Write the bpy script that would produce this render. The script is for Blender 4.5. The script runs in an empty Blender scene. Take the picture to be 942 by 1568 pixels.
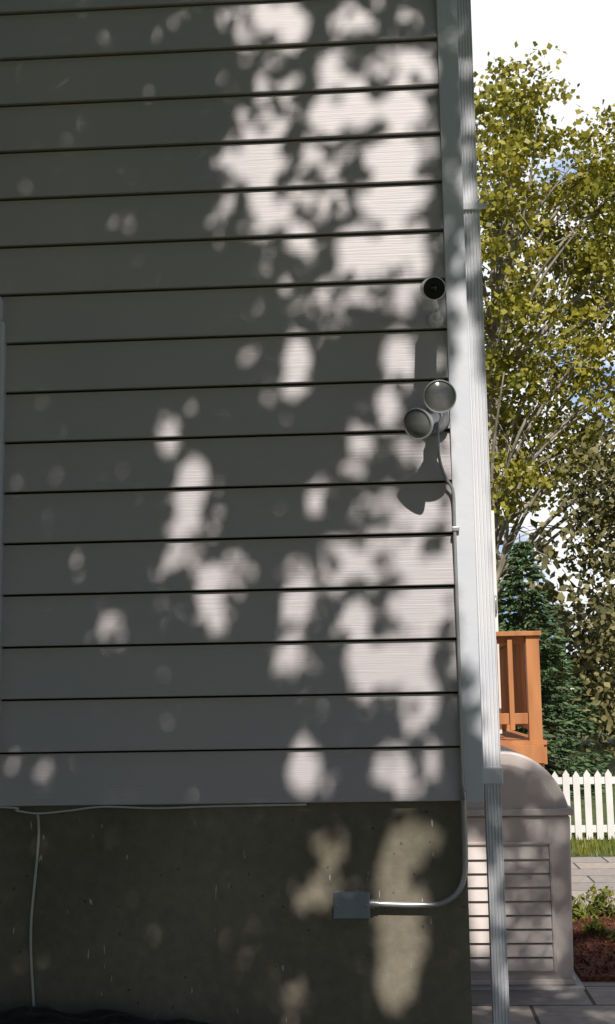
import bpy, math, random
import numpy as np
from mathutils import Vector, Matrix
random.seed(4); rng=np.random.default_rng(7)
sc=bpy.context.scene
col=sc.collection
D=4.46; E=0.178; ZB=1.155
# ---------------------------------------------------------------- helpers
def link(o,parent=None):
    col.objects.link(o)
    if parent: o.parent=parent
    return o
def empty(name):
    return link(bpy.data.objects.new(name,None))
def mesh(name,v,f,mat,parent=None,smooth=False):
    m=bpy.data.meshes.new(name); m.from_pydata([tuple(p) for p in v],[],[tuple(q) for q in f]); m.update()
    if mat: m.materials.append(mat)
    if smooth:
        for p in m.polygons: p.use_smooth=True
    return link(bpy.data.objects.new(name,m),parent)
def boxvf(x0,x1,y0,y1,z0,z1,v,f):
    n=len(v)
    v+=[(x0,y0,z0),(x1,y0,z0),(x1,y1,z0),(x0,y1,z0),(x0,y0,z1),(x1,y0,z1),(x1,y1,z1),(x0,y1,z1)]
    f+=[(n,n+3,n+2,n+1),(n+4,n+5,n+6,n+7),(n,n+1,n+5,n+4),(n+1,n+2,n+6,n+5),(n+2,n+3,n+7,n+6),(n+3,n,n+4,n+7)]
def box(name,x0,x1,y0,y1,z0,z1,mat,parent=None,bev=0.0):
    v=[];f=[]; boxvf(x0,x1,y0,y1,z0,z1,v,f)
    o=mesh(name,v,f,mat,parent)
    if bev:
        b=o.modifiers.new('bev','BEVEL'); b.width=bev; b.segments=2
    return o
def tubevf(pts,rad,v,f,n=8):
    base=len(v); pts=[Vector(p) for p in pts]
    for i,p in enumerate(pts):
        d=(pts[min(i+1,len(pts)-1)]-pts[max(i-1,0)]).normalized()
        a=Vector((0,1,0)) if abs(d.y)<.8 else Vector((1,0,0))
        s=d.cross(a).normalized(); t=d.cross(s)
        for k in range(n):
            an=2*math.pi*k/n
            v.append(tuple(p+(s*math.cos(an)+t*math.sin(an))*rad[i]))
    for i in range(len(pts)-1):
        for k in range(n):
            a=base+i*n+k;b=base+i*n+(k+1)%n
            f.append((a,b,b+n,a+n))
    f.append(tuple(base+k for k in range(n))); f.append(tuple(base+(len(pts)-1)*n+k for k in range(n)))
def smoothpath(pts,sub=6):
    P=[Vector(p) for p in pts]; P=[P[0]]+P+[P[-1]]; out=[]
    for i in range(1,len(P)-2):
        for s in range(sub):
            t=s/sub; a,b,c,d=P[i-1:i+3]
            out.append(.5*((2*b)+(c-a)*t+(2*a-5*b+4*c-d)*t*t+(-a+3*b-3*c+d)*t**3))
    out.append(P[-2]); return out
def tube(name,pts,r,mat,parent=None,sub=6,n=10):
    p=smoothpath(pts,sub); v=[];f=[]
    tubevf(p,[r]*len(p),v,f,n); return mesh(name,v,f,mat,parent,True)
def lathe(name,prof,loc,axis,mat,parent=None,n=32):
    axis=Vector(axis).normalized(); q=axis.to_track_quat('Z','Y').to_matrix(); v=[];f=[]
    for r,z in prof:
        for k in range(n):
            a=2*math.pi*k/n; v.append(tuple(q@Vector((r*math.cos(a),r*math.sin(a),z))+Vector(loc)))
    for i in range(len(prof)-1):
        for k in range(n):
            a=i*n+k;b=i*n+(k+1)%n; f.append((a,b,b+n,a+n))
    o=mesh(name,v,f,mat,parent,True)
    o.data.set_sharp_from_angle(angle=math.radians(35)); return o
# ---------------------------------------------------------------- materials
def mat(name,c1,c2=None,scale=5,rough=.7,bump=0,bscale=60,vec=(1,1,1),island=False,detail=6,spec=.5,transl=0,metal=0,bvec=None,contrast=(.35,.65),bdist=.01):
    m=bpy.data.materials.new(name); m.use_nodes=True; nt=m.node_tree; N=nt.nodes; L=nt.links
    b=N['Principled BSDF']; b.inputs['Roughness'].default_value=rough; b.inputs['Metallic'].default_value=metal
    b.inputs['Specular IOR Level'].default_value=spec
    c2=c2 or c1
    tc=N.new('ShaderNodeTexCoord'); mp=N.new('ShaderNodeMapping'); mp.inputs['Scale'].default_value=vec
    L.new(tc.outputs['Object'],mp.inputs['Vector'])
    n=N.new('ShaderNodeTexNoise'); n.inputs['Scale'].default_value=scale; n.inputs['Detail'].default_value=detail
    L.new(mp.outputs[0],n.inputs['Vector'])
    mr=N.new('ShaderNodeMapRange'); mr.inputs[1].default_value=contrast[0]; mr.inputs[2].default_value=contrast[1]
    L.new(n.outputs['Fac'],mr.inputs[0]); fac=mr.outputs[0]
    if island:
        g=N.new('ShaderNodeNewGeometry'); mm=N.new('ShaderNodeMix'); mm.data_type='FLOAT'; mm.inputs[0].default_value=.5
        L.new(fac,mm.inputs[2]); L.new(g.outputs['Random Per Island'],mm.inputs[3]); fac=mm.outputs[0]
    mx=N.new('ShaderNodeMix'); mx.data_type='RGBA'; mx.inputs[6].default_value=(*c1,1); mx.inputs[7].default_value=(*c2,1)
    L.new(fac,mx.inputs[0]); L.new(mx.outputs[2],b.inputs['Base Color'])
    if bump:
        mp2=N.new('ShaderNodeMapping'); mp2.inputs['Scale'].default_value=bvec or (1,1,1); L.new(tc.outputs['Object'],mp2.inputs['Vector'])
        n2=N.new('ShaderNodeTexNoise'); n2.inputs['Scale'].default_value=bscale; n2.inputs['Detail'].default_value=4
        L.new(mp2.outputs[0],n2.inputs['Vector'])
        bp=N.new('ShaderNodeBump'); bp.inputs['Strength'].default_value=bump; bp.inputs['Distance'].default_value=bdist
        L.new(n2.outputs['Fac'],bp.inputs['Height']); L.new(bp.outputs[0],b.inputs['Normal'])
    if transl:
        t=N.new('ShaderNodeBsdfTranslucent'); L.new(mx.outputs[2],t.inputs['Color'])
        ms=N.new('ShaderNodeMixShader'); ms.inputs[0].default_value=transl
        L.new(b.outputs[0],ms.inputs[1]); L.new(t.outputs[0],ms.inputs[2]); L.new(ms.outputs[0],N['Material Output'].inputs['Surface'])
    return m
M_sid=mat('siding_paint',(.43,.405,.43),(.50,.465,.475),scale=1.1,rough=.48,bump=.32,bscale=20,bvec=(.2,1,9),bdist=.004,contrast=(.3,.7))
M_lapshade=mat('lap_shade_black',(.015,.015,.017),rough=.9)  # shade colour for the gaps between siding laps
M_trim=mat('trim_paint',(.56,.59,.66),(.62,.64,.69),scale=3,rough=.5,bump=.1,bscale=30)
M_spout=mat('downspout_metal',(.60,.62,.67),(.68,.69,.72),scale=3,rough=.38)
M_white=mat('white_paint',(.78,.78,.78),(.7,.7,.69),scale=4,rough=.5)
M_black=mat('black_plastic',(.006,.006,.008),rough=.35,spec=.3)
M_gmetal=mat('gray_metal',(.24,.27,.30),(.30,.32,.35),scale=12,rough=.45)
M_cond=mat('conduit_metal',(.36,.36,.37),(.44,.44,.44),rough=.35,metal=.5)
M_cord=mat('white_cord',(.55,.54,.5),rough=.6)
M_box=mat('taupe_plastic',(.56,.495,.47),(.60,.535,.51),scale=4,rough=.5,bump=.05)
M_deck=mat('cedar_stain',(.52,.22,.08),(.36,.14,.05),scale=8,rough=.6,vec=(1,1,.2),bump=.2,bscale=40,bvec=(1,1,.1))
M_roof=mat('asphalt_shingle',(.06,.06,.065),(.1,.1,.1),scale=20,rough=.9,bump=.4)
M_tarp=mat('black_tarp_plastic',(.006,.008,.012),(.02,.022,.03),scale=9,rough=.28,bump=.7,bscale=14,bdist=.03)
M_mulch=mat('red_mulch',(.10,.03,.015),(.24,.08,.04),scale=45,rough=.95,bump=1,bscale=50,bdist=.04)
M_slab=mat('concrete_slab',(.42,.41,.39),(.5,.49,.47),scale=8,rough=.9,bump=.2)
M_grass=mat('lawn',(.05,.085,.02),(.12,.14,.04),scale=3,rough=.95,bump=.6,bscale=80)
M_bark=mat('sycamore_bark',(.46,.42,.34),(.22,.19,.15),scale=3,rough=.9,bump=.3)
M_bark2=mat('maple_bark',(.10,.08,.06),(.16,.13,.1),scale=8,rough=.95,bump=.6)
M_leafS=mat('sycamore_leaf',(.12,.15,.02),(.54,.47,.07),scale=.6,rough=.45,island=True,transl=.32)
M_leafM=mat('maple_leaf',(.03,.042,.016),(.05,.055,.027),scale=2,rough=.6,island=True)
M_leafB=mat('distant_leaf',(.045,.055,.02),(.28,.24,.09),scale=.5,rough=.7,island=True)
M_spr=mat('spruce_needles',(.03,.065,.03),(.14,.23,.085),scale=2,rough=.7,island=True)
M_plant=mat('garden_leaf',(.09,.14,.03),(.30,.30,.05),scale=6,rough=.5,island=True,transl=.25)
M_flow=mat('flower_petal',(.5,.1,.06),(.7,.6,.5),scale=6,rough=.6,island=True)
M_glass=mat('window_glass',(.02,.025,.03),rough=.08)
M_lens=mat('lamp_lens',(.13,.135,.14),(.22,.22,.21),scale=14,rough=.12)
M_lampb=mat('lamp_housing',(.42,.43,.45),rough=.35,metal=.4)
def concrete():
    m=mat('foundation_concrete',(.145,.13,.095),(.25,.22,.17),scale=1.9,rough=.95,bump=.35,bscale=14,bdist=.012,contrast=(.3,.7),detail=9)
    nt=m.node_tree;N=nt.nodes;L=nt.links;b=N['Principled BSDF']
    old=b.inputs['Base Color'].links[0].from_socket
    tc=N.new('ShaderNodeTexCoord'); mp=N.new('ShaderNodeMapping'); mp.inputs['Scale'].default_value=(85,1,14); L.new(tc.outputs['Object'],mp.inputs[0])
    n=N.new('ShaderNodeTexNoise'); n.inputs['Scale'].default_value=1; n.inputs['Detail'].default_value=1; L.new(mp.outputs[0],n.inputs[0])
    r=N.new('ShaderNodeMapRange'); r.inputs[1].default_value=.77; r.inputs[2].default_value=.785; L.new(n.outputs['Fac'],r.inputs[0])
    mx=N.new('ShaderNodeMix'); mx.data_type='RGBA'; mx.inputs[7].default_value=(.5,.5,.46,1); L.new(old,mx.inputs[6]); L.new(r.outputs[0],mx.inputs[0])
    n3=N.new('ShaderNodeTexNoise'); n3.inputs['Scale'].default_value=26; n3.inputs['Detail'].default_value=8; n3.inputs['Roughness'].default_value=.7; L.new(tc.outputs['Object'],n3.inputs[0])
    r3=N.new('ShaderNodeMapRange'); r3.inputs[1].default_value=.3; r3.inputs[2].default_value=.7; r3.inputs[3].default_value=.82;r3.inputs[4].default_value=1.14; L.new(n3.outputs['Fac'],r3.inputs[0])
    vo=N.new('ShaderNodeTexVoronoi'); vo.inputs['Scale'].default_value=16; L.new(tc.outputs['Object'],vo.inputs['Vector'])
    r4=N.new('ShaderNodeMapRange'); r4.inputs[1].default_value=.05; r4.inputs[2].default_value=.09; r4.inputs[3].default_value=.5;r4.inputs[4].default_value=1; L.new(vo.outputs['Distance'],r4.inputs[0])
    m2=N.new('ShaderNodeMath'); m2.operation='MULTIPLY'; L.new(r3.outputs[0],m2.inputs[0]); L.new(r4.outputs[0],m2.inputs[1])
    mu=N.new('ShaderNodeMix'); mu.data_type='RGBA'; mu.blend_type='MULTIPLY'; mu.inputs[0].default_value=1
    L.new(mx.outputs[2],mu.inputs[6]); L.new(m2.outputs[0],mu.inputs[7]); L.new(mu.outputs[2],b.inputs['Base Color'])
    return m
M_conc=concrete()
def pavers():
    m=mat('paver_stone',(.2,.2,.2),rough=.9,bump=.2); nt=m.node_tree;N=nt.nodes;L=nt.links;b=N['Principled BSDF']
    tc=N.new('ShaderNodeTexCoord'); br=N.new('ShaderNodeTexBrick'); br.inputs['Scale'].default_value=1.0
    br.inputs['Brick Width'].default_value=.62; br.inputs['Row Height'].default_value=.42; br.inputs['Mortar Size'].default_value=.010
    br.inputs['Color1'].default_value=(.46,.40,.35,1); br.inputs['Color2'].default_value=(.33,.31,.30,1); br.inputs['Mortar'].default_value=(.08,.075,.06,1)
    L.new(tc.outputs['Object'],br.inputs['Vector'])
    n=N.new('ShaderNodeTexNoise'); n.inputs['Scale'].default_value=14; n.inputs['Detail'].default_value=6; L.new(tc.outputs['Object'],n.inputs[0])
    r=N.new('ShaderNodeMapRange'); r.inputs[3].default_value=.6; r.inputs[4].default_value=1.35; L.new(n.outputs['Fac'],r.inputs[0])
    mu=N.new('ShaderNodeMix'); mu.data_type='RGBA'; mu.blend_type='MULTIPLY'; mu.inputs[0].default_value=1
    L.new(br.outputs['Color'],mu.inputs[6]); L.new(r.outputs[0],mu.inputs[7]); L.new(mu.outputs[2],b.inputs['Base Color']); return m
M_pave=pavers()
# ---------------------------------------------------------------- house
house=empty('gray_sided_house')
XR=.213; XL=-8.5; WX0,WX1=-2.35,-1.338
v=[];f=[]
def course(x0,x1,z):
    n=len(v); yb=D+.021; yf=D-.015; yt=D+.001
    prof=[(yb,z+.002),(yf+.002,z),(yf,z+.0025),(yt,z+E-.007),(yb,z+E-.007)]
    m=len(prof)
    for x in (x0,x1):
        for (y,zz) in prof: v.append((x,y,zz))
    for i in range(m-1): f.append((n+i,n+m+i,n+m+1+i,n+i+1))
    f.append(tuple(n+i for i in range(m))); f.append(tuple(n+2*m-1-i for i in range(m)))
for k in range(28):
    z=ZB+k*E
    if 1<=k<=9: course(WX1-.03,XR,z); course(XL,WX0+.03,z)
    else: course(XL,XR,z)
mesh('lap_siding',v,f,M_sid,house)
HZ=ZB+28*E
box('lap_shade_backing',XL,.2125,D+.0215,D+.029,1.16,HZ,M_lapshade,house)  # near-black sheet added behind the boards to darken the lap shadow lines
box('wall_core',XL,.262,D+.030,15,1.16,HZ,M_sid,house)
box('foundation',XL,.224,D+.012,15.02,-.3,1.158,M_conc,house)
box('corner_board_front',.2135,.284,D-.026,D+.02,1.150,HZ,M_trim,house,.002)
box('corner_board_side',.263,.2835,D+.021,D+.11,1.152,HZ,M_trim,house,.002)
v=[];f=[]
for k in range(28):
    z=ZB+k*E; n=len(v)
    for y in (D+.112,15):
        v+=[(.262,y,z),(.276,y,z),(.264,y,z+E)]
    f+=[(n,n+1,n+4,n+3),(n+1,n+2,n+5,n+4)]
mesh('side_siding',v,f,M_sid,house)
xc=(XL+.262)/2; hw=(.262-XL)/2+.25; rz=HZ+2.6
v=[(xc-hw,D-.1,HZ-.05),(xc+hw,D-.1,HZ-.05),(xc,D-.1,rz),(xc-hw,15.1,HZ-.05),(xc+hw,15.1,HZ-.05),(xc,15.1,rz)]
mesh('roof',v,[(0,2,5,3),(2,1,4,5)],M_roof,house)
mesh('gable_wall',[(XL,D+.01,HZ),(.262,D+.01,HZ),(xc,D+.01,rz-.1)],[(0,1,2)],M_sid,house)
box('eave_soffit',.284,.50,D-.1,15.1,HZ-.17,HZ-.06,M_white,house)
# window
win=house
zb,zt=1.335,2.93
box('window_casing_right',WX1-.075,WX1,D-.035,D+.02,zb+.05,zt-.10,M_trim,win,.006)
box('window_casing_left',WX0,WX0+.075,D-.035,D+.02,zb+.05,zt-.10,M_trim,win,.006)
box('window_head',WX0-.0,WX1-.012,D-.042,D+.02,zt-.10,zt-.0,M_trim,win,.02)
box('window_sill',WX0-.01,WX1,D-.05,D+.02,zb,zb+.048,M_trim,win,.006)
box('window_pane',WX0+.075,WX1-.075,D-.005,D+.01,zb+.05,zt-.1,M_glass,win)
box('window_sash_rail',WX0+.075,WX1-.075,D-.02,D-.006,2.05,2.1,M_white,win)
box('window_stile_right',WX1-.115,WX1-.076,D-.02,D-.006,zb+.05,zt-.1,M_white,win)
box('window_stile_left',WX0+.076,WX0+.115,D-.02,D-.006,zb+.05,zt-.1,M_white,win)
# downspout
ds=empty('downspout')
def spout(name,cx,cy,w,d,z0,z1,dx=0):
    pr=[]
    nr=5
    for i in range(nr*4+1):
        t=i/(nr*4); pr.append((-w/2+w*t, -d/2 + (.004 if (i%4) in(1,) else 0)+(.004 if (i%4)==2 else 0)))
    for i in range(1,9): pr.append((w/2-(.003 if i%4 in(1,2) else 0), -d/2+d*i/8))
    for i in range(1,5): pr.append((w/2-w*i/4, d/2))
    for i in range(1,8): pr.append((-w/2,d/2-d*i/8))
    n=len(pr); v=[(cx+x+dx,cy+y,z0) for x,y in pr]+[(cx+x,cy+y,z1) for x,y in pr]
    f=[(i,(i+1)%n,n+(i+1)%n,n+i) for i in range(n)]
    mesh(name,v,f,M_spout,ds)
spout('upper_pipe',.313,D+.065,.052,.075,3.19,HZ-.12)
spout('middle_pipe',.314,D+.065,.058,.08,1.22,3.22,.004)
spout('lower_pipe',.3185,D+.068,.052,.074,.06,1.26,.002)
box('strap_upper',.27,.348,D+.015,D+.028,3.19,3.215,M_spout,ds,.002)
box('strap_upper_tab',.348,.368,D+.018,D+.03,3.195,3.212,M_spout,ds,.002)
box('strap_lower',.282,.352,D+.016,D+.112,1.205,1.262,M_spout,ds,.004)
box('outlet_elbow',.29,.35,D-.10,D+.10,.0,.07,M_spout,ds,.01)
# security camera
cam_o=empty('security_camera')
ax=Vector((.05,-1,-.30)).normalized()
c0=Vector((.158,D-.155,2.852))
lathe('camera_shell',[(0,-.01),(.030,-.01),(.037,.004),(.0385,.12),(.0380,.125),(.0355,.127),(.0350,.121)],c0,ax,M_white,cam_o)
lathe('camera_face',[(.0352,.1215),(.014,.1215),(.013,.117),(0,.117)],c0,ax,M_black,cam_o)
lathe('camera_lens',[(.0125,.1175),(.008,.1195),(0,.1205)],c0,ax,M_glass,cam_o,20)
c1=Vector((.178,D-.07,2.790))
tube('mount_arm',[c0+Vector((0.005,.02,-.03)),c1+Vector((0,-.02,.0)),c1+Vector((0,.055,-.005))],.012,M_white,cam_o)
lathe('mount_base',[(0,.03),(.018,.03),(.028,.008),(.029,0)],(.178,D-.012,2.785),(0,-1,0),M_white,cam_o)
# floodlight
fl=empty('twin_floodlight')
lathe('canopy_box',[(0,.035),(.042,.035),(.05,.028),(.052,0)],(.160,D-.012,2.435),(0,-1,0),M_lampb,fl)
def head(tag,loc,axv,s=1):
    prof=[(0,-.13),(.018,-.13),(.022,-.12),(.023,-.075),(.03,-.065),(.050,-.02),(.0545,-.008),(.0555,0),(.0545,.004),(.051,.004),(.050,-.002)]
    lathe('head_housing_'+tag,[(r*s,z*s) for r,z in prof],loc,axv,M_lampb,fl,40)
    lathe('head_lens_'+tag,[(.0502*s,-.001),(.035*s,.006),(.018*s,.010),(0,.011)],loc,axv,M_lens,fl,40)
h1=Vector((.171,D-.27,2.456)); a1=Vector((.10,-1,-.12)).normalized()
h2=Vector((.098,D-.24,2.374)); a2=Vector((-.55,-.9,-.40)).normalized()
head('1',h1,a1,.985); head('2',h2,a2,.95)
tube('knuckle_1',[h1-a1*.12,h1-a1*.16+Vector((0,.0,-.005)),(.170,D-.045,2.445)],.014,M_lampb,fl)
tube('knuckle_2',[h2-a2*.12,h2-a2*.15,(.160,D-.045,2.43)],.014,M_lampb,fl)
tube('floodlight_cable',[(.170,D-.06,2.42),(.168,D-.07,2.34),(.174,D-.05,2.28),(.193,D-.035,2.225),(.215,D-.034,2.18),(.2165,D-.033,2.05),(.217,D-.033,1.6),(.217,D-.033,1.16)],.0055,M_cond,fl)
box('cable_clip',.207,.232,D-.042,D-.0265,2.045,2.06,M_cond,fl,.002)
# junction box + conduit
jb=empty('electrical_junction_box')
yF=D+.012
box('box_body',-.212,-.101,yF-.055,yF,.792,.868,M_gmetal,jb,.003)
box('box_cover',-.216,-.097,yF-.061,yF-.0555,.788,.872,M_gmetal,jb,.002)
for x in(-.205,-.108): lathe('screw',[(0,.003),(.004,.002),(.004,0)],(x,yF-.061,.83),(0,-1,0),M_cond,jb,10)
lathe('connector',[(.013,0),(.016,.003),(.016,.018),(.012,.02),(.012,.032)],(-.101,yF-.028,.83),(1,0,0),M_cond,jb,16)
tube('conduit',[(-.09,yF-.028,.83),(.06,yF-.026,.825),(.13,yF-.026,.828),(.185,yF-.028,.86),(.212,yF-.028,.915),(.217,yF-.028,1.0),(.217,yF-.035,1.14),(.217,D-.033,1.19)],.0095,M_cond,jb,10)
# white cord
wc=empty('white_cord')
tube('cord_run',[(-2.6,D-.02,1.17),(-1.4,D-.02,1.155),(-1.27,D-.02,1.14),(-1.2,D-.022,1.131),(-1.1,D-.02,1.138),(-.98,D-.02,1.15),(-.8,D-.018,1.143),(-.6,D-.018,1.147),(-.3,D-.015,1.149)],.0035,M_cord,wc)
tube('cord_drop',[(-1.2,D-.02,1.13),(-1.203,yF-.006,1.05),(-1.215,yF-.006,.9),(-1.225,yF-.006,.78),(-1.224,yF-.006,.66),(-1.213,yF-.006,.5),(-1.208,yF-.006,.3)],.0045,M_cord,wc)
# tarp
nx,ny=90,44; v=[];f=[]
for j in range(ny):
    for i in range(nx):
        u=i/(nx-1);w=j/(ny-1); x=-2.9+2.9*u; y=3.2+1.26*w
        a=max(0,1-abs((u-.5)/.5)**3.2)**.6; b=max(0,1-((w-.62)/.62)**4)**.7
        z=.525*a*b+.012*math.sin(x*23+y*11)*a+.010*math.sin(y*37-x*9)*a+.008*random.random()
        v.append((x,y,max(z,0)+.005))
for j in range(ny-1):
    for i in range(nx-1):
        n=j*nx+i; f.append((n,n+1,n+nx+1,n+nx))
mesh('black_tarp_pile',v,f,M_tarp,None,True)
# ---------------------------------------------------------------- ground
def sheet(name,x0,x1,y0,y1,z,m): return mesh(name,[(x0,y0,z),(x1,y0,z),(x1,y1,z),(x0,y1,z)],[(0,1,2,3)],m)
sheet('lawn_ground',-400,400,-400,600,0,M_grass)
sheet('paver_patio',.226,7,1.5,12.6,.004,M_pave)
box('mulch_bed',.94,5,7.25,9.3,.0,.03,M_mulch)
box('concrete_pad',.12,.93,7.06,8.7,.0,.014,M_slab,None,.004)
# ---------------------------------------------------------------- storage shed
sh=empty('outdoor_storage_box')
X0,X1,Y0,Y1=.20,.90,7.12,8.5
v=[];f=[]
tap=.015
v=[(X0+tap,Y0+tap,.016),(X1-tap,Y0+tap,.016),(X1-tap,Y1,.016),(X0+tap,Y1,.016),(X0,Y0,.865),(X1,Y0,.865),(X1,Y1,.865),(X0,Y1,.865)]
f=[(0,3,2,1),(4,5,6,7),(0,1,5,4),(1,2,6,5),(2,3,7,6),(3,0,4,7)]
o=mesh('body',v,f,M_box,sh); b=o.modifiers.new('b','BEVEL'); b.width=.012; b.segments=3
box('base_skirt',X0+.005,X1-.005,Y0-.004,Y1,.015,.045,M_box,sh,.006)
v=[];f=[]
for k in range(9):
    z=.085+k*.070; n=len(v); ya=Y0-.018+.0; yb=Y0+.012
    v+=[(X0+.07,yb,z),(X1-.12,yb,z),(X1-.12,ya,z+.004),(X0+.07,ya,z+.004),(X1-.12,Y0-.001,z+.064),(X0+.07,Y0-.001,z+.064),(X1-.12,yb,z+.066),(X0+.07,yb,z+.066)]
    f+=[(n,n+1,n+2,n+3),(n+3,n+2,n+4,n+5),(n+5,n+4,n+6,n+7),(n,n+3,n+5,n+7),(n+1,n+6,n+4,n+2)]
mesh('slat_panel',v,f,M_box,sh)
box('panel_frame_top',X0+.05,X1-.10,Y0-.012,Y0+.01,.72,.735,M_box,sh,.004)
for xx in (X0+.05,X1-.118): box('panel_frame_side',xx,xx+.018,Y0-.010,Y0+.01,.08,.72,M_box,sh,.004)
box('lid_rim',X0-.02,X1+.02,Y0-.025,Y1+.02,.868,.905,M_box,sh,.008)
def arch(name,x0,x1,y0,y1,zb,h,pw):
    n=28; pr=[(x0+(x1-x0)*i/n, zb+h*(max(0,1-abs(2*i/n-1)**2.2))**pw) for i in range(n+1)]
    v=[(x,y0,z) for x,z in pr]+[(x,y1,z) for x,z in pr]; m=n+1
    f=[(i,i+1,m+i+1,m+i) for i in range(n)]+[tuple(range(m))[::-1],tuple(range(m,2*m))]
    o=mesh(name,v,f,M_box,sh); b=o.modifiers.new('b','BEVEL'); b.width=.012; b.segments=2; b.limit_method='ANGLE'; b.angle_limit=.7
arch('lid_arch',X0,X1+.0,Y0+.02,Y1,.90,.30,.72)
arch('lid_front_lip',X0+.04,X1-.06,Y0-.0,Y0+.03,.90,.245,.72)
# ---------------------------------------------------------------- deck
dk=empty('wooden_deck')
YD=11.2; XP=1.11
box('corner_post',XP,XP+.11,YD,YD+.11,0,1.98,M_deck,dk,.004)
box('top_rail',.28,XP+.13,YD-.03,YD+.13,1.981,2.02,M_deck,dk,.004)
box('bottom_rail',.28,XP-.002,YD+.03,YD+.075,1.25,1.34,M_deck,dk,.004)
box('sub_rail',.28,XP-.002,YD+.035,YD+.07,1.92,1.979,M_deck,dk,.004)
for i,x in enumerate(np.arange(.33,XP-.04,.125)):
    box('baluster',x,x+.04,YD-.008,YD+.028,1.20,1.95,M_deck,dk,.003)
box('deck_floor',.28,XP+.14,YD-.02,14.4,1.08,1.115,M_deck,dk)
box('rim_joist',.28,XP+.112,YD-.045,YD-.022,.93,1.079,M_deck,dk,.003)
box('side_joist',XP+.115,XP+.14,YD,14.4,.92,1.078,M_deck,dk)
box('back_post',XP,XP+.11,14.2,14.3,0,1.98,M_deck,dk)
box('side_top_rail',XP,XP+.13,YD+.14,14.3,1.983,2.018,M_deck,dk)
for y in np.arange(YD+.25,14.1,.14): box('side_baluster',XP+.03,XP+.065,y,y+.035,1.2,1.98,M_deck,dk)
box('side_bottom_rail',XP+.025,XP+.07,YD+.12,14.2,1.2,1.27,M_deck,dk)
box('ledger_post',.30,.40,YD+.12,YD+.22,0,1.079,M_deck,dk)
# storm door (open)
dr=empty('white_storm_door')
DY=12.0
box('stile_hinge',.29,.39,DY,DY+.04,1.15,3.16,M_white,dr,.004)
box('stile_latch',.85,.95,DY,DY+.04,1.15,3.16,M_white,dr,.004)
box('rail_top',.39,.85,DY,DY+.04,3.04,3.16,M_white,dr,.004)
box('rail_mid',.39,.85,DY,DY+.04,1.95,2.1,M_white,dr,.004)
box('kick_panel',.39,.85,DY+.005,DY+.035,1.15,1.95,M_white,dr)
box('glass',.39,.85,DY+.015,DY+.022,2.1,3.04,M_glass,dr)
tube('handle',[(.93,DY,2.22),(.93,DY-.05,2.25),(.93,DY-.05,2.35),(.93,DY,2.38)],.012,M_cond,dr)
# ---------------------------------------------------------------- picket fence
v=[];f=[]
YFn=13.8
def picket(x,y):
    n=len(v); w=.033; h=.72+random.uniform(-.008,.008); l=random.uniform(-.004,.004)
    pr=[(-w,.03),(w,.03),(w+l,h-.05),(l,h),(-w+l,h-.05)]
    for yy in (y,y+.02):
        for a,z in pr: v.append((x+a,yy,z))
    f.append(tuple(n+i for i in range(5))); f.append(tuple(n+9-i for i in range(5)))
    for i in range(5): f.append((n+i,n+(i+1)%5,n+5+(i+1)%5,n+5+i))
x=1.5
while x<9: picket(x,YFn); x+=.108
boxvf(1.45,9,YFn+.022,YFn+.055,.58,.65,v,f); boxvf(1.45,9,YFn+.022,YFn+.055,.10,.17,v,f)
for x in (1.42,3.8,6.2,8.6): boxvf(x,x+.09,YFn+.06,YFn+.15,0,.82,v,f)
mesh('white_picket_fence',v,f,M_white)
# ---------------------------------------------------------------- leaves
def quads(name,C,size,m,parent=None,asp=.7,dirs=None,upbias=0.0):
    N=len(C); a=rng.normal(size=(N,3)); 
    if dirs is not None: a=dirs+.25*a
    a/=np.linalg.norm(a,axis=1)[:,None]
    b=rng.normal(size=(N,3)); b[:,2]*= (1-upbias); b-= (b*a).sum(1)[:,None]*a; b/=np.linalg.norm(b,axis=1)[:,None]
    s=size*rng.uniform(.65,1.3,size=(N,1))
    nrm=np.cross(a,b)
    V=np.stack([C-a*s, C+b*s*asp-a*s*.05+nrm*s*.2, C+a*s, C-b*s*asp-a*s*.05+nrm*s*.2],1).reshape(-1,3)
    return rawquads(name,V,m,parent)
def rawquads(name,V,m,parent=None):
    N=len(V)//4
    me=bpy.data.meshes.new(name); me.vertices.add(4*N); me.vertices.foreach_set('co',V.ravel().astype(np.float32))
    me.loops.add(4*N); me.loops.foreach_set('vertex_index',np.arange(4*N,dtype=np.int32))
    me.polygons.add(N); me.polygons.foreach_set('loop_start',np.arange(0,4*N,4,dtype=np.int32)); me.polygons.foreach_set('loop_total',np.full(N,4,dtype=np.int32))
    me.materials.append(m); me.update(calc_edges=True)
    return link(bpy.data.objects.new(name,me),parent)
S=np.array([-.085,.72,-.69]); S/=np.linalg.norm(S)   # sun travel direction
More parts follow.
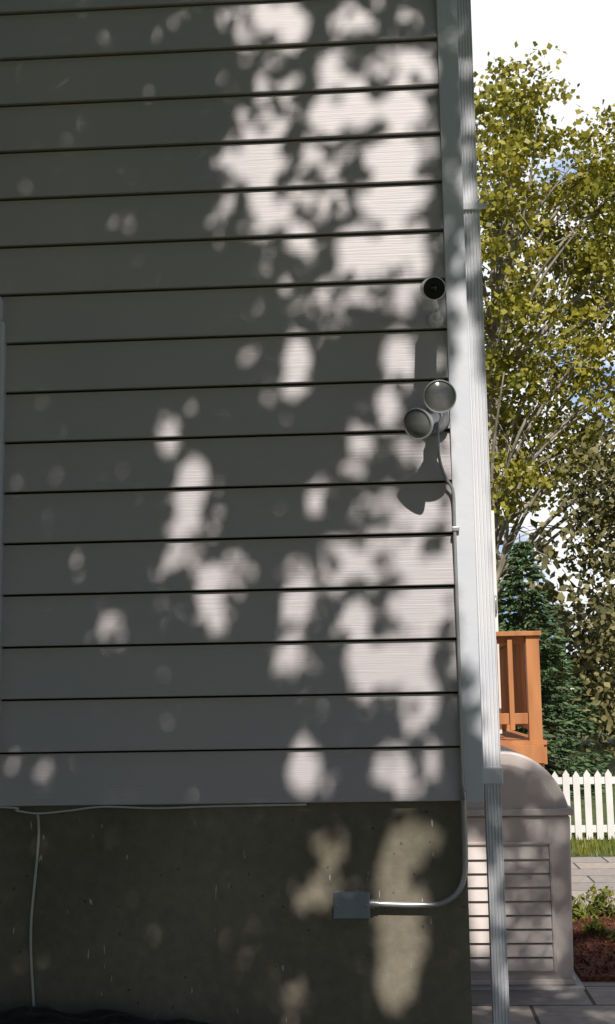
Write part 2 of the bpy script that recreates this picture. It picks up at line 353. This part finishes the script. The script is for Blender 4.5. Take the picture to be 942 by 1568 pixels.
# wanted light pools: image-pixel ellipses cast onto the wall plane, cut as leaf gaps
def wallxz(px,py):
    a=px-471;b=784-py; a0=a+.017*b;b0=b-.017*a;h=2000.3-.1392*b0;up=281.1+.9903*b0;yy=.998*h+.0628*a0;xx=.998*a0-.0628*h
    return xx/yy*D,1.5+up/yy*D
P="""132,15,8,20,.6;272,30,14,22,.7;350,25,20,12,.8;375,50,30,25,.85;430,30,35,22,1;455,45,18,25,1;390,5,45,8,.9;535,40,32,28,.9;590,15,20,12,.6;615,50,20,20,.7;650,40,18,15,.5
290,118,9,10,.6;350,135,14,16,.7;430,110,30,30,.85;400,135,20,18,.85;384,90,14,8,.7;520,110,32,28,.95;500,130,15,12,1;590,95,20,25,.8;625,105,30,28,.95;655,115,15,20,.7
365,180,18,20,.75;420,165,32,14,.85;440,185,12,20,.8;400,205,45,12,.9;500,180,30,30,1;545,175,25,30,1;615,170,36,32,1;655,180,15,25,.8
350,240,14,18,.9;395,255,35,32,1;345,275,20,12,.7;430,250,12,15,.8;500,240,40,22,.9;480,270,35,12,.8;600,245,45,33,1;655,240,20,28,.8
192,345,9,20,.8;345,320,9,15,.9;330,350,8,12,.85;395,310,15,20,1;415,335,25,22,1;470,325,35,25,.95;520,315,28,25,.9;595,315,45,32,1;650,300,15,20,.8;678,330,8,18,.7
405,375,18,8,.8;467,390,17,26,.9;545,385,32,32,1;600,385,35,30,1;630,375,15,25,.9;665,372,10,14,.8;418,415,12,18,.8;555,420,25,12,.9;635,412,25,14,.9
430,450,15,14,.8;520,455,10,22,.9;570,450,35,15,.8;500,450,10,10,.8;455,470,12,14,.75;485,480,8,16,.85;378,470,7,14,.8;620,460,20,26,.95;650,480,20,12,.8;680,470,6,15,.7;510,495,12,12,.8;508,520,10,10,.7
387,552,13,20,.85;457,555,20,32,1;425,570,14,15,.7;458,600,13,12,.85;420,600,15,10,.6;610,548,20,34,1;660,550,17,24,.85;560,550,12,12,.6;596,628,14,26,.95;570,610,15,10,.6
260,655,11,22,.95;258,686,12,8,.95;295,730,23,22,1;290,768,20,18,1;290,800,16,25,1;270,815,12,10,.9;337,807,13,14,.9;547,700,20,32,.9;595,685,18,20,.85;633,700,9,14,.85;657,700,9,30,1;685,690,6,30,.85
483,770,12,25,.97;590,790,20,35,.9;560,790,12,20,.7;640,795,34,13,1;680,770,8,25,.9;272,850,13,20,.95;300,860,12,15,.7;325,890,20,18,1;355,865,14,14,.9;262,890,15,15,.8;375,880,10,18,.7;235,880,7,10,.6;115,875,10,14,.6
258,925,14,15,.85;325,930,17,24,1;333,962,10,14,.8;460,880,22,22,.95;515,860,22,32,.95;575,850,35,30,.95;560,880,20,15,.9;625,835,18,22,.9;645,880,40,14,1;675,850,15,22,.95
172,965,16,20,.95;10,970,10,15,.6;455,930,24,28,.97;500,925,20,15,.7;548,950,17,28,1;515,955,15,18,.8;600,930,18,20,.8;645,935,40,34,1;438,970,12,10,.8
440,1005,17,22,.97;440,1040,15,18,.75;510,995,12,8,.6;480,1045,12,12,.6;555,1020,20,35,1;600,1020,35,35,1;645,1020,22,35,.97;680,1010,10,25,.6;555,1075,14,12,.75;480,1090,14,25,.8;590,1080,15,12,.75;640,1085,26,24,.95;640,1125,22,15,.85;680,1080,12,20,.6
120,1135,8,12,.6;62,1190,14,30,.88;25,1180,8,14,.7;465,1185,22,30,1;510,1210,15,16,.9;290,1222,10,7,.7;590,1180,15,25,.95;620,1165,20,18,.9;650,1165,20,22,.95;625,1210,28,14,.95
510,1290,17,24,.95;530,1310,14,16,.6;500,1350,20,34,.95;468,1370,12,28,.85;620,1295,28,32,1;600,1335,18,30,.95;620,1375,38,16,1;650,1290,16,24,.8;612,1430,30,38,1;605,1500,25,34,1;645,1480,15,30,.7
365,1440,18,30,.75;400,1470,16,22,.65;455,1535,16,28,.85;410,1515,22,18,.55;350,1500,10,25,.5;228,1400,12,24,.5;130,1300,30,40,.35
697,60,10,50,.6;698,130,7,20,.8;700,300,8,40,.6;705,390,14,50,.85;712,480,18,60,.9;716,560,20,50,.97;720,620,30,60,1;722,700,34,90,1;724,800,34,90,1;728,880,36,80,1;738,960,34,70,1;735,1030,32,45,.9;738,1090,18,40,.7;758,1050,14,120,1;722,100,7,120,.8;724,330,8,200,.85;768,1330,9,90,.85;774,1480,9,80,.85"""
pt=[]
for s in P.replace('\n',';').split(';'):
    a=[float(q) for q in s.split(',')]; x,z=wallxz(a[0],a[1]); k=.00216*.97
    pt.append((x,z,a[2]*k,a[3]*k,a[4]))
def onwall(x,Y,z):
    t=(Y-D)/S[1]; return x-S[0]*t, z-S[2]*t
for (x,Y,z,rx,rz,w) in [(.42,7.1,.45,.05,.28,1),(.36,7.1,.7,.05,.1,.9),(.62,7.2,1.15,.22,.06,.97),(.8,7.2,1.02,.1,.08,.9),(.7,7.1,.3,.18,.28,.74),(.65,7.1,.75,.22,.14,.74),(.8,7.0,0,.12,.1,.8),(.5,6.6,0,.15,.1,.8),(1.0,6.5,0,.12,.1,.8),(1.3,8,0,.3,.3,.8),(1.1,8.9,0,.3,.3,.95),(1.5,9.2,0,.4,.5,1),(.171,D-.27,2.456,.05,.05,.85),(.1,D-.24,2.37,.05,.05,.9),(.13,D-.28,2.84,.03,.03,.9)]:  # extra leaf gaps to light the storage box, patio, lamp heads and camera
    a,b=onwall(x,Y,z); pt.append((a,b,rx,rz,w))
pt=np.array(pt)
# -- unseen overhead maple canopy: leaves turn sunward, gaps cut to set the dapples
maple=empty('maple_tree')
def canopy(name,NL,xa,xb,za,zb_,sz,gaps,excl=None):
    xw=rng.uniform(xa,xb,NL); zw=rng.uniform(za,zb_,NL)
    edge=5.05+.3*np.sin(xw*2.1)+.15*np.sin(xw*5.3+1)+np.clip((.5-xw)*3,0,1.2)
    keep=(zw<edge)&(xw<1.8+.3*np.sin(zw*2.3)+.15*np.sin(zw*6))
    if excl: keep&=~((xw>excl[0])&(xw<excl[1])&(zw>excl[2])&(zw<excl[3]))
    xw=xw[keep];zw=zw[keep]; n=len(xw)
    t=rng.uniform(5.0,7.8,n); zz=zw-S[2]*t; lo=3.9+rng.uniform(0,1.8,n); t=np.where(zz<lo,(lo-zw)/(-S[2]),t)
    C=np.stack([xw-S[0]*t, D-S[1]*t, zw-S[2]*t],1)
    Nn=-S+.42*rng.normal(size=(n,3)); Nn/=np.linalg.norm(Nn,axis=1)[:,None]
    A=rng.normal(size=(n,3)); A-=(A*Nn).sum(1)[:,None]*Nn; A/=np.linalg.norm(A,axis=1)[:,None]; B=np.cross(Nn,A)
    sca=sz*rng.uniform(.7,1.35,(n,1)); Q=[C-A*sca,C+B*sca*.85,C+A*sca,C-B*sca*.85]
    if gaps:
        kill=np.zeros(n,bool); rp=rng.uniform(size=n)
        for q in Q+[C]:
            tt=(D-q[:,1])/S[1]; hx=q[:,0]+S[0]*tt; hz=q[:,2]+S[2]*tt
            for (x,z,rx,rz,w) in pt:
                kill|=(((hx-x)/rx)**2+((hz-z)/rz)**2<1.0)&(rp<w**1.35)
        Q=[q[~kill] for q in Q]
    rawquads(name,np.stack(Q,1).reshape(-1,3),M_leafM,maple)
canopy('canopy_near',104000,-1.9,2.3,-.3,6.3,.028,True)
canopy('canopy_outer',40000,-6.5,2.3,-8,6.3,.09,False,(-1.85,2.3,-.22,6.3))  # unseen outer crown, extended to shade the ground and cut its bounce
v=[];f=[]
tubevf(smoothpath([(-4.2,-4.2,-.2),(-4.15,-4.2,1.5),(-4.0,-4.1,3.2),(-3.7,-3.8,5),(-3.4,-3.5,6.8)]),list(np.linspace(.34,.12,25)),v,f,12)
for e in [(-5.6,-2,6.5),(-2.6,-1.0,7),(-.6,-2.6,6.2),(.8,-3,6.0),(-5,-4.5,7.2),(-2.5,-.2,8.0)]:
    a=Vector((-3.95,-4.05,3.6+random.random())); e=Vector(e); mid=a.lerp(e,.5)+Vector((0,0,.35))
    tubevf(smoothpath([a,mid,e]),list(np.linspace(.13,.02,13)),v,f,8)
mesh('trunk_and_limbs',v,f,M_bark2,maple,True)
# -- sycamore
syc=empty('sycamore_tree')
YS=28
cl=[(3.1,14.3,.8),(3.3,13.3,1.1),(2.1,12.9,1.0),(4.8,13.0,.9),(4.0,12.4,1.0),(5.8,12.6,1.1),(4.4,11.4,1.1),(6.2,11.4,1.2),(7.4,11.2,1.4),(2.8,11.7,1.1),(1.9,10.8,1.1),(5.5,10.4,1.4),(3.9,10.2,1.2),(7.2,9.6,1.6),(2.6,9.5,1.1),(5.0,9.0,1.2),(3.7,8.5,1.0),(6.5,8.2,1.4),(2.4,8.0,.9),(2.8,7.0,.9),(4.4,7.4,1.1),(6.1,6.6,1.1),(3.6,6.3,.9),(5.0,5.9,1),(2.3,5.9,.8),
    (.6,12.6,1.5),(-1,11.4,1.6),(.6,10.6,1.6),(-1.4,9.6,1.6),(.2,8.6,1.5),(-2,8.0,1.4),(.8,6.9,1.1),(-.8,6.6,1.1)]
CC=[]
for (x,z,r) in cl:
    for yy in (-1.6,.2,1.9):
        if rng.uniform()<.14: continue
        yo=yy+rng.uniform(-.6,.6)
        for s in range(11):
            d=rng.normal(size=3); d/=np.linalg.norm(d); c=np.array([x,YS+yo,z])+d*r*rng.uniform(.3,1.12)
            k=int(rng.uniform(20,100)*(.95 if z>9 else .68))
            if x<1.5: k=k//2
            CC.append(c+rng.normal(size=(k,3))*np.array([.20,.20,.11])*rng.uniform(.7,1.35))
CC=np.concatenate(CC)
quads('crown_leaves',CC,.068,M_leafS,syc,.85)
v=[];f=[]
tr=smoothpath([(1.9,YS,-.2),(1.95,YS,3),(2.15,YS,6),(2.3,YS,8.6),(2.7,YS,11.2),(2.9,YS,13.0)],6)
tubevf(tr,list(np.linspace(.32,.04,len(tr))),v,f,12)
for (x,z,r) in cl:
    base=Vector((2.05+.05*random.random(),YS,max(3.5,z*.62-.3))); 
    if z>11: base=Vector((2.35,YS,z*.72))
    for yo in (-1.4,1.3):
        e=Vector((x,YS+yo*random.uniform(.6,1.2),z)); mid=base.lerp(e,.5)+Vector((random.uniform(-.3,.3),0,random.uniform(.1,.5)))
        p=smoothpath([base,mid,e],5); tubevf(p,list(np.linspace(.06,.012,len(p))),v,f,6)
        for q in range(5):
            s=p[random.randint(3,len(p)-2)]; d=Vector((random.gauss(0,1),random.gauss(0,1),random.gauss(.3,1))).normalized()*random.uniform(.5,1.1)
            tubevf([s,s+d*.5+Vector((0,0,.06)),s+d],[.018,.012,.005],v,f,4)
mesh('trunk_and_branches',v,f,M_bark,syc,True)
# -- distant trees
CC=[]
for i in range(130):
    x=rng.uniform(-16,26); y=rng.uniform(36,44); top=5.2+1.8*math.sin(x*.7)+rng.uniform(-.8,.8)
    for s in range(9):
        c=np.array([x+rng.normal()*.9,y+rng.normal()*.6,rng.uniform(.3,top)]); k=int(rng.uniform(20,45))
        CC.append(c+rng.normal(size=(k,3))*np.array([.45,.45,.35]))
CC=np.concatenate(CC); quads('distant_trees',CC,.16,M_leafB,None,.8)
CC=[]
for i in range(40):
    x=rng.uniform(3.7,8.5); y=rng.uniform(24,27)
    top=5.9+.5*math.sin(x*2)
    for s in range(12):
        c=np.array([x+rng.normal()*.45,y+rng.normal()*.4,.3+(top-.3)*rng.uniform()**.8]); CC.append(c+rng.normal(size=(int(rng.uniform(25,50)),3))*np.array([.26,.26,.2]))
CC=np.concatenate(CC); quads('hedge_row_tree',CC,.07,M_leafB,None,.8)
# -- spruce
sp=empty('spruce_tree')
sx,sy=1.98,20.0; H=3.9; C=[];Dr=[]; v=[];f=[]
tubevf([(sx,sy,0),(sx,sy,2),(sx-.03,sy,H)],[.08,.05,.008],v,f,8)
nw=30
for w in range(nw):
    z=.25+(H-.3)*(w/nw)**.95; R=1.25*(1-(z/H))**.85+.05
    nb=int(9+10*(1-z/H))
    for b in range(nb):
        an=rng.uniform(0,2*math.pi); Rb=R*rng.uniform(.75,1.12); k=int(12+34*Rb)
        tt=rng.uniform(.08,1,k)**.8
        dx,dy=math.cos(an),math.sin(an); side=rng.normal(size=k)*.10*(1.15-tt)*Rb**.5
        px=sx+dx*tt*Rb-dy*side; py=sy+dy*tt*Rb+dx*side; pz=z-.28*Rb*tt+.22*Rb*tt**2.5+rng.normal(size=k)*.02-abs(side)*.3
        C.append(np.stack([px,py,pz],1)); sg=np.sign(side)
        Dr.append(np.stack([dx-dy*sg*.7,dy+dx*sg*.7,np.full(k,-.25)],1))
        tubevf([(sx,sy,z),(sx+dx*Rb*.6,sy+dy*Rb*.6,z-.14*Rb),(sx+dx*Rb*.95,sy+dy*Rb*.95,z-.08*Rb)],[.012,.007,.003],v,f,4)
quads('needle_sprays',np.concatenate(C),.065,M_spr,sp,.28,np.concatenate(Dr))
mesh('trunk',v,f,M_bark2,sp)
# -- garden plants
C=[]
for (x,y,r,h) in [(1.12,9.0,.12,.16),(1.32,9.15,.16,.22),(1.55,8.9,.14,.2),(1.2,8.5,.08,.1),(1.75,8.6,.16,.2),(1.3,8.2,.08,.1),(2.1,8.9,.25,.35),(2.6,8.5,.25,.35)]:
    k=int(260*r/.15); d=rng.normal(size=(k,3)); d/=np.linalg.norm(d,axis=1)[:,None]; d[:,2]=abs(d[:,2])
    C.append(np.array([x,y,.02])+d*np.array([r,r,h])*rng.uniform(.4,1,(k,1)))
quads('flower_bed_plants',np.concatenate(C),.028,M_plant,None,.45)
C=np.array([[1.3+rng.normal()*.12,9.05+rng.normal()*.1,.2+rng.uniform(-.1,.04)] for i in range(8)]); quads('flower_blossoms',C,.018,M_flow,None,.9)
N=9000; C=np.stack([rng.uniform(1.3,5,N),rng.uniform(12.62,14.6,N),rng.uniform(.01,.05,N)],1)
quads('grass_strip',C,.04,M_plant,None,.12,np.tile(np.array([0,0,1.]),(N,1)))
N=5000; C=np.stack([rng.uniform(.95,3,N),rng.uniform(7.27,9.28,N),rng.uniform(.032,.045,N)],1)
quads('mulch_chips',C,.018,M_mulch,None,.35)
# ---------------------------------------------------------------- light
sun=bpy.data.lights.new('sun','SUN'); sun.energy=5; sun.angle=math.radians(.5); sun.color=(1,.935,.86)
so=link(bpy.data.objects.new('sun',sun)); so.rotation_euler=Vector(S).to_track_quat('-Z','Y').to_euler()
w=bpy.data.worlds.new('World'); sc.world=w; w.use_nodes=True; N=w.node_tree.nodes;L=w.node_tree.links
bg=N['Background']; bg.inputs['Strength'].default_value=.05
sk=N.new('ShaderNodeTexSky'); sk.sky_type='NISHITA'; sk.sun_disc=False
sk.sun_elevation=math.asin(-S[2]); sk.sun_rotation=math.atan2(-S[0],-S[1])
tc=N.new('ShaderNodeTexCoord'); nz=N.new('ShaderNodeTexNoise'); nz.inputs['Scale'].default_value=9; nz.inputs['Detail'].default_value=5
L.new(tc.outputs['Generated'],nz.inputs['Vector'])
r1=N.new('ShaderNodeMapRange'); r1.inputs[1].default_value=.42; r1.inputs[2].default_value=.50; L.new(nz.outputs['Fac'],r1.inputs[0])
sx_=N.new('ShaderNodeSeparateXYZ'); L.new(tc.outputs['Generated'],sx_.inputs[0])
# cloud cover thickens with height in the north
r3=N.new('ShaderNodeMapRange'); r3.inputs[1].default_value=.36; r3.inputs[2].default_value=.42; L.new(sx_.outputs['Z'],r3.inputs[0])
mxx=N.new('ShaderNodeMath'); mxx.operation='MAXIMUM'; L.new(r1.outputs[0],mxx.inputs[0]); L.new(r3.outputs[0],mxx.inputs[1])
cc=N.new('ShaderNodeMix'); cc.data_type='RGBA'; cc.inputs[6].default_value=(6.5,10.5,18,1); cc.inputs[7].default_value=(21,21.2,21.6,1); L.new(mxx.outputs[0],cc.inputs[0])
r2=N.new('ShaderNodeMapRange'); r2.inputs[1].default_value=.3; r2.inputs[2].default_value=.7; L.new(sx_.outputs['Y'],r2.inputs[0])
mx=N.new('ShaderNodeMix'); mx.data_type='RGBA'; L.new(cc.outputs[2],mx.inputs[7]); L.new(r2.outputs[0],mx.inputs[0]); L.new(sk.outputs[0],mx.inputs[6]); L.new(mx.outputs[2],bg.inputs['Color'])
# ---------------------------------------------------------------- camera
cd=bpy.data.cameras.new('camera'); cd.sensor_fit='VERTICAL'; cd.sensor_height=36; cd.sensor_width=36; cd.lens=2020/1568*36; cd.clip_end=2000
co=link(bpy.data.objects.new('camera',cd)); psi=math.radians(-3.6);p=math.radians(8);rho=.017
F=Vector((math.sin(psi)*math.cos(p),math.cos(psi)*math.cos(p),math.sin(p))); R0=Vector((math.cos(psi),-math.sin(psi),0)); U0=R0.cross(F)
R=R0*math.cos(rho)-U0*math.sin(rho); U=U0*math.cos(rho)+R0*math.sin(rho)
m=Matrix((R,U,-F)).transposed().to_4x4(); m.translation=(0,0,1.5); co.matrix_world=m
sc.camera=co
sc.view_settings.view_transform='Standard'; sc.view_settings.look='None'; sc.view_settings.exposure=0
